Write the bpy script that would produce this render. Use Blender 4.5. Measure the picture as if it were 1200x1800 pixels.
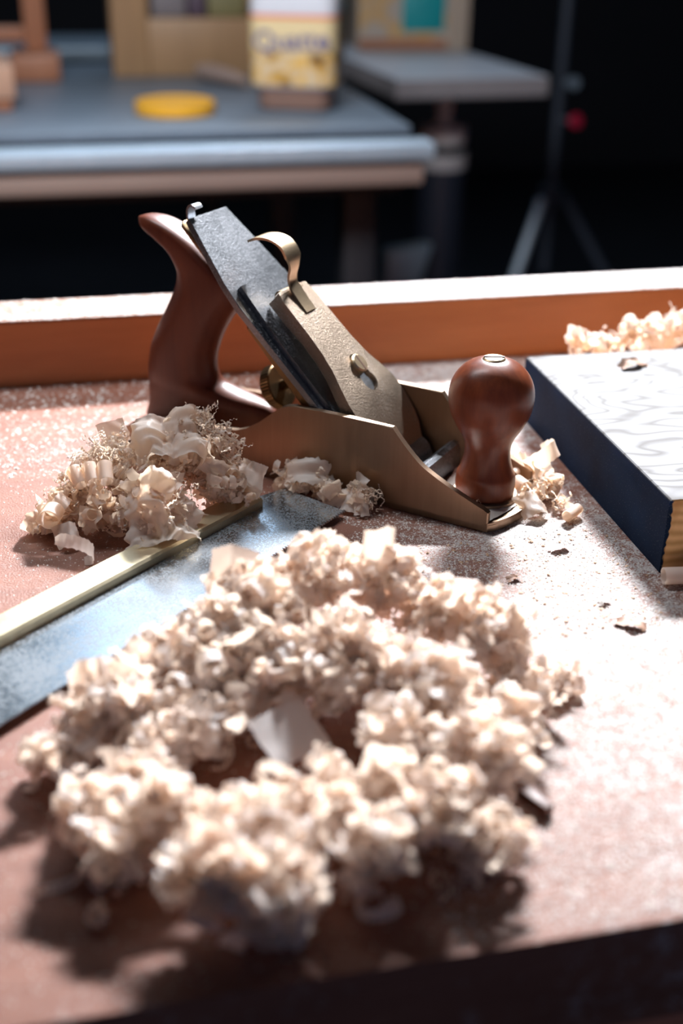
import bpy, bmesh, math, random
import numpy as np
from math import sin, cos, pi, radians, atan2, sqrt
from mathutils import Vector, Matrix, noise
for o in list(bpy.data.objects): bpy.data.objects.remove(o)
SC = bpy.context.scene; COL = SC.collection

# ------------------------------------------------------------ camera
def make_camera():
    p, y, r = radians(26.5), radians(-13), radians(0.9)
    F = Vector((sin(-y)*cos(p), cos(y)*cos(p), -sin(p)))
    R = Vector((cos(y), sin(y), 0)); U = R.cross(F)
    R2 = R*cos(r)+U*sin(r); U2 = U*cos(r)-R*sin(r)
    cd = bpy.data.cameras.new('camera'); co = bpy.data.objects.new('camera', cd); COL.objects.link(co)
    m = Matrix((R2, U2, -F)).transposed().to_4x4(); m.translation = (0, 0, .289)
    co.matrix_world = m
    cd.sensor_fit = 'VERTICAL'; cd.sensor_height = 36; cd.sensor_width = 24
    cd.lens = 36*2140/1800; cd.clip_start = .02; cd.clip_end = 50
    cd.dof.use_dof = True; cd.dof.focus_distance = .615; cd.dof.aperture_fstop = 4.2
    SC.camera = co
make_camera()
# ------------------------------------------------------------ light
W = bpy.data.worlds.new('world'); SC.world = W; W.use_nodes = True
W.node_tree.nodes['Background'].inputs[0].default_value = (.50, .60, 1.0, 1)
W.node_tree.nodes['Background'].inputs[1].default_value = .11
def aim(o, t): o.rotation_euler = (Vector(t)-o.location).to_track_quat('-Z', 'Y').to_euler()
def light(name, kind, loc, tgt, energy, color, **k):
    d = bpy.data.lights.new(name, kind); d.energy = energy; d.color = color
    for a, b in k.items(): setattr(d, a, b)
    o = bpy.data.objects.new(name, d); COL.objects.link(o); o.location = loc; aim(o, tgt); return o
KEY = light('window_key', 'AREA', (1.24, 2.85, 2.12), (.07, .47, 0), 27, (.93, .955, 1), shape='RECTANGLE', size=.80, size_y=.15, spread=radians(42))
WIN = light('window_light', 'AREA', (.75, 3.9, 2.3), (.2, .9, 0), 20, (.60, .78, 1), shape='RECTANGLE', size=1.7, size_y=1.0)
BGL = light('background_fill', 'AREA', (-.1, .95, .95), (.45, 2.4, -.1), 24, (.90, .95, 1), shape='RECTANGLE', size=.6, size_y=.3)  # added fill that brightens the background tables, not an actual lamp
SC.view_settings.view_transform = 'Standard'; SC.view_settings.look = 'None'
SC.view_settings.gamma = 1; SC.view_settings.exposure = 0; SC.view_settings.use_curve_mapping = False

# ------------------------------------------------------------ materials
class NT:
    def __init__(s, name):
        s.m = bpy.data.materials.new(name); s.m.use_nodes = True; s.t = s.m.node_tree; s.n = s.t.nodes
        s.b = s.n['Principled BSDF']; s.out = s.n['Material Output']
        s.tc = s.n.new('ShaderNodeTexCoord')
    def link(s, a, b): s.t.links.new(a, b)
    def map(s, sc=(1, 1, 1), rot=(0, 0, 0), src='Object'):
        m = s.n.new('ShaderNodeMapping'); m.inputs['Scale'].default_value = sc; m.inputs['Rotation'].default_value = rot
        s.link(s.tc.outputs[src], m.inputs[0]); return m.outputs[0]
    def noise(s, v, scale, detail=3, rough=.5, dist=0):
        n = s.n.new('ShaderNodeTexNoise'); n.inputs['Scale'].default_value = scale; n.inputs['Detail'].default_value = detail
        n.inputs['Roughness'].default_value = rough; n.inputs['Distortion'].default_value = dist
        s.link(v, n.inputs['Vector']); return n.outputs[0]
    def ramp(s, f, pts):
        r = s.n.new('ShaderNodeValToRGB'); e = r.color_ramp.elements
        while len(e) < len(pts): e.new(.5)
        for i, (p, c) in enumerate(pts): e[i].position = p; e[i].color = (*c, 1) if len(c) == 3 else c
        s.link(f, r.inputs[0]); return r.outputs[0]
    def mix(s, f, a, b):
        m = s.n.new('ShaderNodeMix'); m.data_type = 'RGBA'
        for v, i in ((f, 0), (a, 6), (b, 7)):
            if isinstance(v, (int, float)): m.inputs[i].default_value = v
            elif isinstance(v, tuple): m.inputs[i].default_value = (*v, 1)
            else: s.link(v, m.inputs[i])
        return m.outputs[2]
    def math(s, op, a, b=0):
        m = s.n.new('ShaderNodeMath'); m.operation = op
        for v, i in ((a, 0), (b, 1)):
            if isinstance(v, (int, float)): m.inputs[i].default_value = v
            else: s.link(v, m.inputs[i])
        return m.outputs[0]
    def bump(s, h, strength=.3, dist=.001):
        b = s.n.new('ShaderNodeBump'); b.inputs['Strength'].default_value = strength; b.inputs['Distance'].default_value = dist
        s.link(h, b.inputs['Height']); s.link(b.outputs[0], s.b.inputs['Normal'])
    def col(s, c):
        if isinstance(c, tuple): s.b.inputs['Base Color'].default_value = (*c, 1)
        else: s.link(c, s.b.inputs['Base Color'])
    def set(s, **k):
        for a, v in k.items():
            i = s.b.inputs[{'rough': 'Roughness', 'metal': 'Metallic', 'spec': 'Specular IOR Level', 'coat': 'Coat Weight', 'coatr': 'Coat Roughness', 'trans': 'Transmission Weight', 'sheen': 'Sheen Weight', 'aniso': 'Anisotropic'}[a]]
            if isinstance(v, (int, float)): i.default_value = v
            else: s.link(v, i)
        return s
def plain(name, c, rough=.6, metal=0, var=.12, scale=40, spec=.5, coat=0):
    t = NT(name); n = t.noise(t.map(), scale, 4)
    t.col(t.mix(n, tuple(x*(1-var) for x in c), tuple(min(1, x*(1+var)) for x in c))); t.set(rough=rough, metal=metal, spec=spec, coat=coat)
    t.bump(n, .08, .0005); return t.m
def wood(name, dark, light_, axis='X', rough=.45, spec=.5, coat=0, freq=60, coatr=.2):
    t = NT(name); k = {'X': (.12, 1, 1), 'Y': (1, .12, 1), 'Z': (1, 1, .12)}[axis]
    v = t.map(k); a = t.noise(v, freq, 5, .6, .6); b = t.noise(v, freq*7, 3, .6)
    f = t.math('ADD', t.math('MULTIPLY', a, .75), t.math('MULTIPLY', b, .25))
    t.col(t.ramp(f, [(.3, dark), (.7, light_)])); t.set(rough=rough, spec=spec, coat=coat, coatr=coatr); t.bump(b, .1, .0004); return t.m

M = {}
def bench_mat(name, low, high, cover):
    t = NT(name); v = t.map((.15, 1, 1)); g = t.noise(v, 70, 5, .6, .5)
    base = t.ramp(g, [(.3, low), (.72, high)])
    fine = t.noise(t.map(), 900, 3, .7); mid = t.noise(t.map(), 140, 3, .6); big = t.noise(t.map(), 14, 2, .5)
    f = t.math('ADD', t.math('ADD', t.math('MULTIPLY', fine, .5), t.math('MULTIPLY', mid, .3)), t.math('MULTIPLY', big, .2))
    # more dust lies toward the right of the bench
    sep = t.n.new('ShaderNodeSeparateXYZ'); t.link(t.tc.outputs['Object'], sep.inputs[0])
    gx = t.n.new('ShaderNodeMapRange'); gx.inputs[1].default_value = .12; gx.inputs[2].default_value = .21; gx.inputs[3].default_value = -.015; gx.inputs[4].default_value = .085
    t.link(sep.outputs[0], gx.inputs[0])
    f = t.math('ADD', f, gx.outputs[0])
    d = t.ramp(f, [(cover-.02, (0, 0, 0)), (cover+.045, (1, 1, 1))])
    t.col(t.mix(d, base, (.56, .50, .48)))
    t.set(rough=.5, spec=.55)
    t.b.inputs['Sheen Weight'].default_value = .08; t.b.inputs['Sheen Roughness'].default_value = .5
    t.bump(f, .8, .0012); return t.m
M['bench'] = bench_mat('dusty_bench_wood', (.20, .068, .038), (.30, .112, .066), .575)
M['rail_top'] = bench_mat('dusty_rail_wood', (.26, .10, .05), (.36, .16, .09), .50)
M['rail'] = wood('orange_rail_wood', (.42, .125, .035), (.62, .215, .07), 'X', .5, freq=18)
M['apron'] = wood('apron_wood', (.55, .19, .11), (.70, .27, .16), 'X', .6)  # one even reddish wood tone, raised because the apron rendered nearly black
M['tote'] = wood('cherry_handle_wood', (.085, .021, .012), (.17, .046, .021), 'Z', .40, .3, .05, 30)
M['knob'] = wood('dark_knob_wood', (.065, .013, .008), (.23, .058, .022), 'Z', .33, .32, 0, 45)
def metal(name, a, b, rough, grain=(1, 1, 1), freq=300, bstr=.15, dust=0, dustc=(.5, .46, .42), lo=None):
    t = NT(name); n = t.noise(t.map(grain), freq, 4, .65); c = t.mix(n, a, b)
    s = t.noise(t.map(), 30, 4, .6)
    if dust:
        fn = t.noise(t.map(), 1100, 2, .6); f = t.math('ADD', t.math('MULTIPLY', fn, .6), t.math('MULTIPLY', s, .4))
        d = t.ramp(f, [(dust, (0, 0, 0)), (dust+.07, (1, 1, 1))])
        c = t.mix(d, c, dustc); t.set(metal=t.math('SUBTRACT', 1, t.math('MULTIPLY', d, .85)))
    else: t.set(metal=1)
    t.col(c); t.set(rough=t.math('ADD', rough, t.math('MULTIPLY', t.math('SUBTRACT', s, .5), .25)))
    t.bump(n, bstr, .0004); return t.m
M['bronze'] = metal('brushed_bronze', (.25, .165, .11), (.35, .24, .165), .40, (1, 1, .06), 260, .08)
M['cast'] = metal('cast_bronze', (.30, .225, .165), (.46, .36, .275), .42, freq=900, bstr=.8, dust=.585, dustc=(.42, .36, .32))
M['brass'] = metal('polished_brass', (.58, .42, .26), (.68, .52, .35), .36, freq=700, bstr=.3)
M['brass_dark'] = metal('aged_brass', (.17, .11, .055), (.28, .18, .085), .38)
M['saw_brass'] = metal('satin_brass', (.58, .50, .34), (.70, .61, .43), .42, dust=.66, dustc=(.6, .52, .38))
M['steel'] = metal('dusty_steel', (.15, .16, .175), (.25, .26, .28), .36, freq=600, bstr=.5, dust=.53, dustc=(.27, .275, .295))
M['steel_dark'] = metal('dark_steel', (.16, .16, .18), (.26, .26, .29), .34, freq=500)
M['blade'] = metal('saw_plate_steel', (.35, .395, .435), (.47, .52, .565), .22, (.04, 1, 1), 500, .05, dust=.47, dustc=(.23, .25, .27))
M['chrome'] = metal('chrome', (.6, .6, .6), (.7, .7, .7), .2)
def shaving_mat(name, c1, c2, tr, k):
    t = NT(name); n = t.noise(t.map((1, 1, 1)), 120, 3); c = t.mix(n, c1, c2); t.col(c); t.set(rough=.42, spec=.45)
    tl = t.n.new('ShaderNodeBsdfTranslucent'); tl.inputs[0].default_value = (*tr, 1)
    mx = t.n.new('ShaderNodeMixShader'); mx.inputs[0].default_value = k
    t.link(t.b.outputs[0], mx.inputs[1]); t.link(tl.outputs[0], mx.inputs[2]); t.link(mx.outputs[0], t.out.inputs[0])
    t.bump(t.noise(t.map(), 900, 2), .2, .0003)
    return t.m
M['shaving'] = shaving_mat('wood_shaving', (.91, .85, .82), (.95, .92, .91), (.98, .81, .66), .56)
M['shaving_thin'] = shaving_mat('thin_wood_shaving', (.88, .79, .72), (.95, .90, .86), (.98, .79, .60), .57)
M['chip'] = plain('wood_chip', (.50, .30, .18), .6, scale=300, var=.3)
M['crumb'] = plain('sawdust', (.66, .58, .53), .6, scale=300, var=.25)
M['chip_mid'] = plain('brown_chip', (.30, .16, .10), .6, scale=300, var=.3)
M['chip_dark'] = plain('dark_chip', (.10, .035, .02), .5)

# ------------------------------------------------------------ mesh helpers
def finish(name, bm, mat, parent=None, loc=None, ang=35, smooth=True, mats=None):
    me = bpy.data.meshes.new(name)
    bmesh.ops.recalc_face_normals(bm, faces=bm.faces)
    if smooth:
        for f in bm.faces: f.smooth = True
        for e in bm.edges:
            if len(e.link_faces) == 2 and e.calc_face_angle(0) > radians(ang): e.smooth = False
    bm.to_mesh(me); bm.free()
    for m in (mats or [mat]): me.materials.append(m)
    o = bpy.data.objects.new(name, me); COL.objects.link(o)
    if parent: o.parent = parent
    if loc: o.location = loc
    return o
def empty(name, loc, label, cat, rz=0, group=None):
    o = bpy.data.objects.new(name, None); COL.objects.link(o); o.location = loc; o.rotation_euler = (0, 0, rz); o.empty_display_size = .01
    return tag(o, label, cat, group)
def tag(o, label=None, cat=None, group=None, kind=None):
    if label: o['label'] = label
    if cat: o['category'] = cat
    if group: o['group'] = group
    if kind: o['kind'] = kind
    return o
def bx(bm, x0, x1, y0, y1, z0, z1, bev=0, seg=2):
    vs = [bm.verts.new(p) for p in ((x0,y0,z0),(x1,y0,z0),(x1,y1,z0),(x0,y1,z0),(x0,y0,z1),(x1,y0,z1),(x1,y1,z1),(x0,y1,z1))]
    fs = [bm.faces.new([vs[i] for i in q]) for q in ((0,3,2,1),(4,5,6,7),(0,1,5,4),(1,2,6,5),(2,3,7,6),(3,0,4,7))]
    if bev:
        es = {e for f in fs for e in f.edges}; bmesh.ops.bevel(bm, geom=list(es), offset=bev, segments=seg, affect='EDGES', profile=.5)
def box(name, dims, mat, parent=None, bev=0, loc=None, **k):
    bm = bmesh.new(); bx(bm, *dims, bev=bev); return finish(name, bm, mat, parent, loc, **k)
def prism(bm, pts, f, t0, t1, bev=0, seg=2):
    """pts: 2D outline; f(a,b,t)->xyz; extrude t0..t1"""
    A = [bm.verts.new(f(a, b, t0)) for a, b in pts]; B = [bm.verts.new(f(a, b, t1)) for a, b in pts]; n = len(pts)
    fs = [bm.faces.new(A[::-1]), bm.faces.new(B)]
    for i in range(n): fs.append(bm.faces.new((A[i], A[(i+1) % n], B[(i+1) % n], B[i])))
    if bev:
        es = list(fs[0].edges)+list(fs[1].edges)
        bmesh.ops.bevel(bm, geom=es, offset=bev, segments=seg, affect='EDGES', profile=.5)
def lathe(bm, prof, seg=48, c=(0, 0), axis='Z', cap=True):
    rings = []
    for z, r in prof:
        ring = []
        for i in range(seg):
            a = 2*pi*i/seg; p = (c[0]+r*cos(a), c[1]+r*sin(a), z)
            ring.append(bm.verts.new(p))
        rings.append(ring)
    for a, b in zip(rings, rings[1:]):
        for i in range(seg): bm.faces.new((a[i], a[(i+1) % seg], b[(i+1) % seg], b[i]))
    if cap: bm.faces.new(rings[0][::-1]); bm.faces.new(rings[-1])
    return [v for r in rings for v in r]
def tube(bm, pts, rad, seg=12):
    pts = [Vector(p) for p in pts]; rings = []
    for i, p in enumerate(pts):
        d = (pts[min(i+1, len(pts)-1)]-pts[max(i-1, 0)]).normalized()
        q = d.to_track_quat('Z', 'Y'); r = rad[i] if isinstance(rad, (list, tuple)) else rad
        rings.append([bm.verts.new(p+q @ Vector((r*cos(2*pi*k/seg), r*sin(2*pi*k/seg), 0))) for k in range(seg)])
    for a, b in zip(rings, rings[1:]):
        for k in range(seg): bm.faces.new((a[k], a[(k+1) % seg], b[(k+1) % seg], b[k]))
    bm.faces.new(rings[0][::-1]); bm.faces.new(rings[-1])
def smooth_curve(pts, n=6, closed=False):
    """Catmull-Rom resample"""
    P = [Vector(p) for p in pts]; out = []; m = len(P)
    for i in range(m if closed else m-1):
        p0 = P[(i-1) % m] if closed or i > 0 else P[0]; p1 = P[i]; p2 = P[(i+1) % m]
        p3 = P[(i+2) % m] if closed or i+2 < m else P[-1]
        for k in range(n):
            t = k/n; out.append(.5*((2*p1)+(p2-p0)*t+(2*p0-5*p1+4*p2-p3)*t*t+(3*p1-p0-3*p2+p3)*t**3))
    if not closed: out.append(P[-1])
    return out

# ------------------------------------------------------------ room
M['floor'] = plain('dark_concrete', (.012, .014, .020), .55, scale=6, var=.4)
M['wall'] = plain('dark_wall', (.010, .012, .019), .8, scale=4, var=.3)
tag(box('floor', (-3, 4.2, -1.5, 6, -.95, -.9), M['floor']), kind='structure')
tag(box('wall_back', (-3, 4.2, 6, 6.1, -.9, 2.7), M['wall']), kind='structure')
tag(box('wall_left', (-3.1, -3, -1.5, 6.1, -.9, 2.7), M['wall']), kind='structure')
tag(box('wall_right', (4.2, 4.3, -1.5, 6.1, -.9, 2.7), M['wall']), kind='structure')
tag(box('ceiling', (-3.1, 4.3, -1.5, 6.1, 2.7, 2.8), M['wall']), kind='structure')

# ------------------------------------------------------------ workbench
wb = empty('workbench', (0, .5, -.9), 'long wooden workbench strewn with sawdust, raised orange rail along its back', 'workbench')
def wpart(name, d, mat, bev=.002):
    x0, x1, y0, y1, z0, z1 = d; return box(name, (x0, x1, y0-.5, y1-.5, z0+.9, z1+.9), mat, wb, bev)
bm = bmesh.new()  # near edge runs very slightly out of parallel, as in the photo
wpart('bench_top', (-.9, 1.2, .259, .788, -.045, 0), M['bench'], .0015)
wpart('front_apron', (-.88, 1.18, .266, .288, -.16, -.0452), M['apron'])
wpart('back_rail', (-.9, 1.2, .7882, .8332, -.12, .0435), M['rail'], .001)
wpart('rail_cap', (-.9, 1.2, .7882, .8332, .0436, .0448), M['rail_top'], .0003)
for x in (-.8, 1.02):
    for y in (.30, .70): wpart('leg', (x, x+.08, y, y+.08, -.9, -.0455), M['apron'], .004)
wpart('stretcher', (-.72, 1.02, .32, .36, -.7, -.6), M['apron'])
wpart('stretcher', (-.72, 1.02, .72, .76, -.7, -.6), M['apron'])
M['pale_board'] = wood('pale_board', (.20, .13, .085), (.30, .20, .13), 'X', .6, freq=25)
b = empty('long_board', (-.3, 1.03, -.9), 'long brown board resting on blocks behind the workbench rail', 'board')
box('board', (-.55, .40, -.11, .09, .780, .800), M['pale_board'], b, .002)
for x in (-.45, .2): box('block', (x, x+.09, -.07, .05, 0, .7795), M['pale_board'], b, .003)
# ------------------------------------------------------------ blue-sided board
def ash():
    t = NT('ash_top'); v = t.map((1, 2.6, 1), (0, 0, radians(12)))
    n = t.noise(v, 9, 2, .5, .2)
    w = t.math('FRACT', t.math('MULTIPLY', n, 15)); line = t.ramp(w, [(0, (.13, .12, .115)), (.25, (.28, .275, .28)), (.85, (.26, .255, .26)), (1, (.12, .11, .105))])
    f = t.noise(t.map((1, 14, 1), (0, 0, radians(8))), 260, 3); t.col(t.mix(t.math('MULTIPLY', f, .3), line, (.32, .30, .29)))
    t.set(rough=.7, spec=.12); t.bump(f, .25, .0006); return t.m
def blue():
    t = NT('blue_stain'); n = t.noise(t.map(), 25, 4); s = t.noise(t.map(), 1500, 1)
    c = t.ramp(n, [(.3, (.010, .020, .050)), (.7, (.014, .045, .115))]); t.col(t.mix(t.ramp(s, [(.69, (0, 0, 0)), (.73, (1, 1, 1))]), c, (.20, .22, .26)))
    t.set(rough=.65, spec=.2); t.bump(t.noise(t.map((1, 1, .2)), 200, 3), .15, .0004); return t.m
def endgrain():
    t = NT('end_grain'); w = t.n.new('ShaderNodeTexWave'); w.inputs['Scale'].default_value = 60; w.inputs['Distortion'].default_value = 3; w.inputs['Detail'].default_value = 2
    w.bands_direction = 'Z'; t.link(t.map(), w.inputs[0]); n = t.noise(t.map((1, 1, .3)), 45, 2)
    c = t.mix(w.outputs[0], (.62, .33, .11), (.85, .53, .23)); t.col(t.mix(t.ramp(n, [(.48, (0, 0, 0)), (.56, (1, 1, 1))]), c, (.52, .23, .05))); t.set(rough=.55); return t.m
M['ash'] = ash(); M['blue'] = blue(); M['end'] = endgrain()
bk = empty('thick_board', (.2678, .471, .0002), 'thick ash board with blue stained left side at the right of the bench', 'board', radians(-1.2))
bm = bmesh.new(); bx(bm, .0012, .52, 0, .207, 0, .0387, .0006, 1)
for f in bm.faces:
    f.material_index = 1 if abs(f.normal.y) > .7 else 0
finish('board', bm, None, bk, mats=[M['ash'], M['end']], smooth=False)
bm = bmesh.new(); random.seed(3)   # blue stained skin with a ragged front edge wrapping over the end
N = 26; zs = [.0385*i/N for i in range(N+1)]
a = [bm.verts.new((0, .206, z)) for z in zs]; bb = [bm.verts.new((0, -.0003, z)) for z in zs]
cc = [bm.verts.new((.0016+random.uniform(0, .0012)-.001*(z < .018), -.0003, z)) for z in zs]
for i in range(N):
    bm.faces.new((a[i], a[i+1], bb[i+1], bb[i])); bm.faces.new((bb[i], bb[i+1], cc[i+1], cc[i]))
bmesh.ops.solidify(bm, geom=bm.faces[:], thickness=-.0008)
finish('stained_side', bm, M['blue'], bk, smooth=False)['label'] = 'dark blue stained side'

# ------------------------------------------------------------ hand plane
# local frame: x toward the toe (0 = near toe corner), y across, z up ; l = -x distance toward the heel
HP = empty('hand_plane', (.1984, .5262, .0003), 'bronze bodied smoothing hand plane with cherry wood tote and knob', 'hand plane', atan2(-.66784, .7443))
m_ = lambda v: v/1000
WID = 64
def side(l, z, w): return (-m_(l), m_(w), m_(z))
bm = bmesh.new()
toe = [(0, 0)]
for i in range(1, 14):
    t = i/14; toe.append((-9.5*sin(pi*t)**.8, 0+WID*t))
toe.append((0, WID))
sole = toe + [(228, WID)] + [(228+14*sin(pi*t/10), WID/2+WID/2*cos(pi*t/10)) for t in range(1, 10)] + [(228, 0)]
prism(bm, sole, lambda l, w, z: (-m_(l), m_(w), m_(z)), 0, 4.0, .0006, 2)
prof = smooth_curve([(0, 11, 0), (3, 12.6, 0), (7.3, 14.2, 0), (18.8, 18.9, 0), (28.8, 23.4, 0), (38.9, 29, 0), (47.4, 36.6, 0), (53.3, 43, 0), (56.3, 46.6, 0)], 4)
prof = [(p.x, p.y) for p in prof] + [(79, 46.7), (100, 46.6), (116, 46.5), (120.5, 45.6), (124, 43.8), (127.4, 41.3), (136.7, 33.6), (141, 29.6), (147, 26), (153.9, 24), (165, 22.6), (180, 22), (200, 21), (222, 17), (234, 9), (238, 3.9)]
prof = [(0, .4)] + prof + [(232, .4)]
# toe corners of the cheeks are rounded in plan; each cheek carried by the sole
for w0, w1 in ((0, 3.6), (WID-3.6, WID)): prism(bm, prof, side, w0, w1, .0006, 1)
body = finish('body', bm, M['bronze'], HP, ang=20)
bm = bmesh.new()   # raised lip following the toe
lip = [(t[0]+.1, t[1]) for t in toe[0:]]+[(t[0]+1.8, t[1]) for t in toe[::-1]]
prism(bm, lip, lambda l, w, z: (-m_(l), m_(w), m_(z)), 3.6, 5.2, .0004, 2)
finish('toe_lip', bm, M['bronze'], HP)
bm = bmesh.new(); prism(bm, [(43, 3), (43, 15), (44.2, 18.4), (47, 20), (49.8, 18.4), (51, 15), (51, 3)], side, 3.4, WID-3.4, 0)
finish('cross_rib', bm, M['steel'], HP)
bm = bmesh.new(); lathe(bm, [(m_(z), m_(r)) for z, r in ((3.9, 18), (6.5, 18), (7.2, 17.2))], 40, (-.0155, .032)); finish('knob_boss', bm, M['bronze'], HP)
# sawdust lying on the toe
M['white_dust'] = plain('white_dust', (.80, .72, .66), .6, scale=900, var=.2)
bm = bmesh.new()
G = 30
for i in range(G):
    for j in range(G):
        w = 4+56*j/(G-1); l = -7.0*sin(pi*w/WID)**.8+3+i*44/(G-1)
        bm.verts.new((-m_(l), m_(w), +.0049+.0007*noise.noise((l*.3, w*.3, 1))))
bm.verts.ensure_lookup_table()
for i in range(G-1):
    for j in range(G-1): bm.faces.new([bm.verts[i*G+j], bm.verts[(i+1)*G+j], bm.verts[(i+1)*G+j+1], bm.verts[i*G+j+1]])
tag(finish('dust_layer', bm, M['white_dust'], HP), label='thin white sawdust lying on the toe', kind='stuff')
# knob
bm = bmesh.new()
kp = smooth_curve([(7.2, 15.6, 0), (10, 15.9, 0), (15, 16, 0), (18.4, 15.5, 0), (21, 14.3, 0), (25, 13, 0), (30, 12.1, 0), (35, 12.3, 0), (40, 14.1, 0), (46, 17.6, 0), (53, 20.9, 0), (61, 22.3, 0), (68, 21.5, 0), (74, 18.6, 0), (78.5, 14.2, 0), (81, 9.5, 0), (81.9, 6.4, 0)], 4)
lathe(bm, [(m_(p.x), m_(p.y)) for p in kp], 64, (-.0155, .032)); kn = finish('knob', bm, M['knob'], HP, ang=60)
bm = bmesh.new()
ring = lambda z, r: (m_(z), m_(r))
lathe(bm, [ring(80.5, 5.8), ring(82.1, 5.9), ring(82.9, 5.1), ring(83.1, 3)], 32, (-.0155, .032))
geom = bm.verts[:]+bm.edges[:]+bm.faces[:]
ks = finish('knob_screw', bm, M['brass'], kn)
so = box('screw_slot', (-.0052, .0052, -.0006, .0006, -.0004, .0004), M['chip_dark'], kn, loc=(-.0155, .032, .0831)); so.rotation_euler = (0, 0, radians(27))
# tote (lofted superellipse sections between rear and front profile points)
secs = [((240, 8), (152, 9), 11, 3), ((238, 14), (147, 15), 12, 2.6), ((237.8, 20), (146.5, 20.5), 12.2, 2.3), ((237.8, 25), (148.5, 25.5), 12.2, 2.2), ((237.8, 29.5), (156, 29.5), 12, 2.1), ((237.6, 33.5), (173, 32.8), 11.8, 2.1), ((237.2, 38), (184.5, 36.5), 11.6, 2.1),
        ((236, 44), (188.3, 43), 11.5, 2.1), ((233.8, 52.8), (188.6, 51), 11.5, 2.1), ((230, 61), (186.2, 59), 11.5, 2.1), ((226, 68.5), (183, 66.5), 11.5, 2.1), ((220.5, 78), (178.6, 74), 11.5, 2.1), ((215, 88), (172.5, 82.5), 11.5, 2.2),
        ((212, 95), (167.5, 90.5), 11.3, 2.5), ((210.9, 101), (169, 97.5), 11, 3), ((211.7, 106), (178.9, 104), 10.9, 3.8), ((214.2, 110.6), (189, 111), 10.9, 4), ((218.2, 114.2), (200, 119), 10.8, 4), ((224.5, 118), (212, 125.3), 10.4, 4), ((230.5, 120.6), (223, 128.8), 9, 3.6), ((235.5, 122.6), (232, 129.4), 6, 3), ((238, 124.8), (238.2, 127.6), 2, 2.2)]
A = smooth_curve([(*s[0], s[2]) for s in secs], 3); B = smooth_curve([(*s[1], s[3]) for s in secs], 3)
bm = bmesh.new(); SEG = 36; rings = []
for a_, b_ in zip(A, B):
    ax, az, t = a_; fx, fz, ex = b_; cx, cz = (ax+fx)/2, (az+fz)/2; hx, hz = (fx-ax)/2, (fz-az)/2; r = []
    for k in range(SEG):
        an = 2*pi*k/SEG; c_, s_ = cos(an), sin(an); cc_ = math.copysign(abs(c_)**(2/ex), c_); ss_ = math.copysign(abs(s_)**(2/ex), s_)
        r.append(bm.verts.new(side(cx+hx*cc_, cz+hz*cc_, 32+t*ss_)))
    rings.append(r)
for a_, b_ in zip(rings, rings[1:]):
    for k in range(SEG): bm.faces.new((a_[k], a_[(k+1) % SEG], b_[(k+1) % SEG], b_[k]))
bm.faces.new(rings[0]); bm.faces.new(rings[-1])
tote = finish('tote', bm, M['tote'], HP, ang=50)
box('tote_base', (-.236, -.15, .018, .046, .0035, .0085), M['bronze'], HP, .001)
# tote screw in a recess on the top slope
def inframe(th, ox, oz):
    """frame on the plane: u up along slope, w across, h normal (toward the toe/up)"""
    c_, s_ = cos(radians(th)), sin(radians(th))
    return lambda u, h, w: side(ox+u*c_-h*s_, oz+u*s_+h*c_, w)
def disc(bm, fr, u0, w0, r, h0, h1, seg=32, chamf=.4):
    R = []
    for h, rr in ((h0, r), (h1-chamf, r), (h1, r-chamf)):
        R.append([bm.verts.new(fr(u0+rr*cos(2*pi*k/seg), h, w0+rr*sin(2*pi*k/seg))) for k in range(seg)])
    for a_, b_ in zip(R, R[1:]):
        for k in range(seg): bm.faces.new((a_[k], a_[(k+1) % seg], b_[(k+1) % seg], b_[k]))
    bm.faces.new(R[0]); bm.faces.new(R[-1])
ft = inframe(142, 186.5, 109.5)
bm = bmesh.new(); disc(bm, ft, 0, 32, 6.3, -1, .25); s_o = finish('screw_recess', bm, M['chip_dark'], tote)
bm = bmesh.new(); disc(bm, ft, -.6, 32, 5.0, -.5, .7); finish('tote_screw', bm, M['brass'], tote)
# iron assembly
FI = inframe(45, 56, 0)
def slab(name, pts, h0, h1, mat, bev=.0003, parent=HP):
    bm = bmesh.new(); prism(bm, pts, lambda u, w, h: FI(u, h, w), h0, h1, bev, 1); return finish(name, bm, mat, parent, ang=25)
iron = slab('iron', [(3, 4.5), (128, 2), (134, 1.5), (150, 4), (191, 14.5), (191, 50), (168, 54), (150, 57.5), (128, 59.5), (3, 59.5)], -3.6, .2, M['steel'])
slab('frog', [(8, 5), (40, 5), (70, 5), (124, 7), (130, 12), (130, 50), (124, 57), (70, 59), (8, 59)], -9.0, -3.8, M['brass_dark'], .0006)
bm = bmesh.new(); prism(bm, [(60, 4), (88, 32), (112, 60), (118, 58), (118, 40), (124, 18), (124, 4)], side, 20, 44, .001)
finish('frog_web', bm, M['brass_dark'], HP)
# chip breaker with a hump near its edge
bm = bmesh.new(); rows = []
for i in range(34):
    u = 6+i*(143.8-6)/33; hump = 4.2*math.exp(-((u-16)/9)**2) + .9*math.exp(-((u-35)/22)**2)
    if u < 9: hump *= .5
    w0, w1 = 7.5+2.5*max(0, (u-110)/34), 56.5-2.5*max(0, (u-110)/34)
    rows.append([bm.verts.new(FI(u, h, w)) for w in (w0, w1) for h in (.25+hump*.7, 3.4+hump)])
for a_, b_ in zip(rows, rows[1:]):
    bm.faces.new((a_[0], a_[1], b_[1], b_[0])); bm.faces.new((a_[1], a_[3], b_[3], b_[1])); bm.faces.new((a_[3], a_[2], b_[2], b_[3])); bm.faces.new((a_[2], a_[0], b_[0], b_[2]))
for r in (rows[0], rows[-1]): bm.faces.new((r[0], r[1], r[3], r[2]))
bmesh.ops.bevel(bm, geom=[e for e in bm.edges if len(e.link_faces) == 2 and e.calc_face_angle(0) > .8], offset=.0003, segments=1, affect='EDGES')
finish('chip_breaker', bm, M['steel'], HP)
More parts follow.
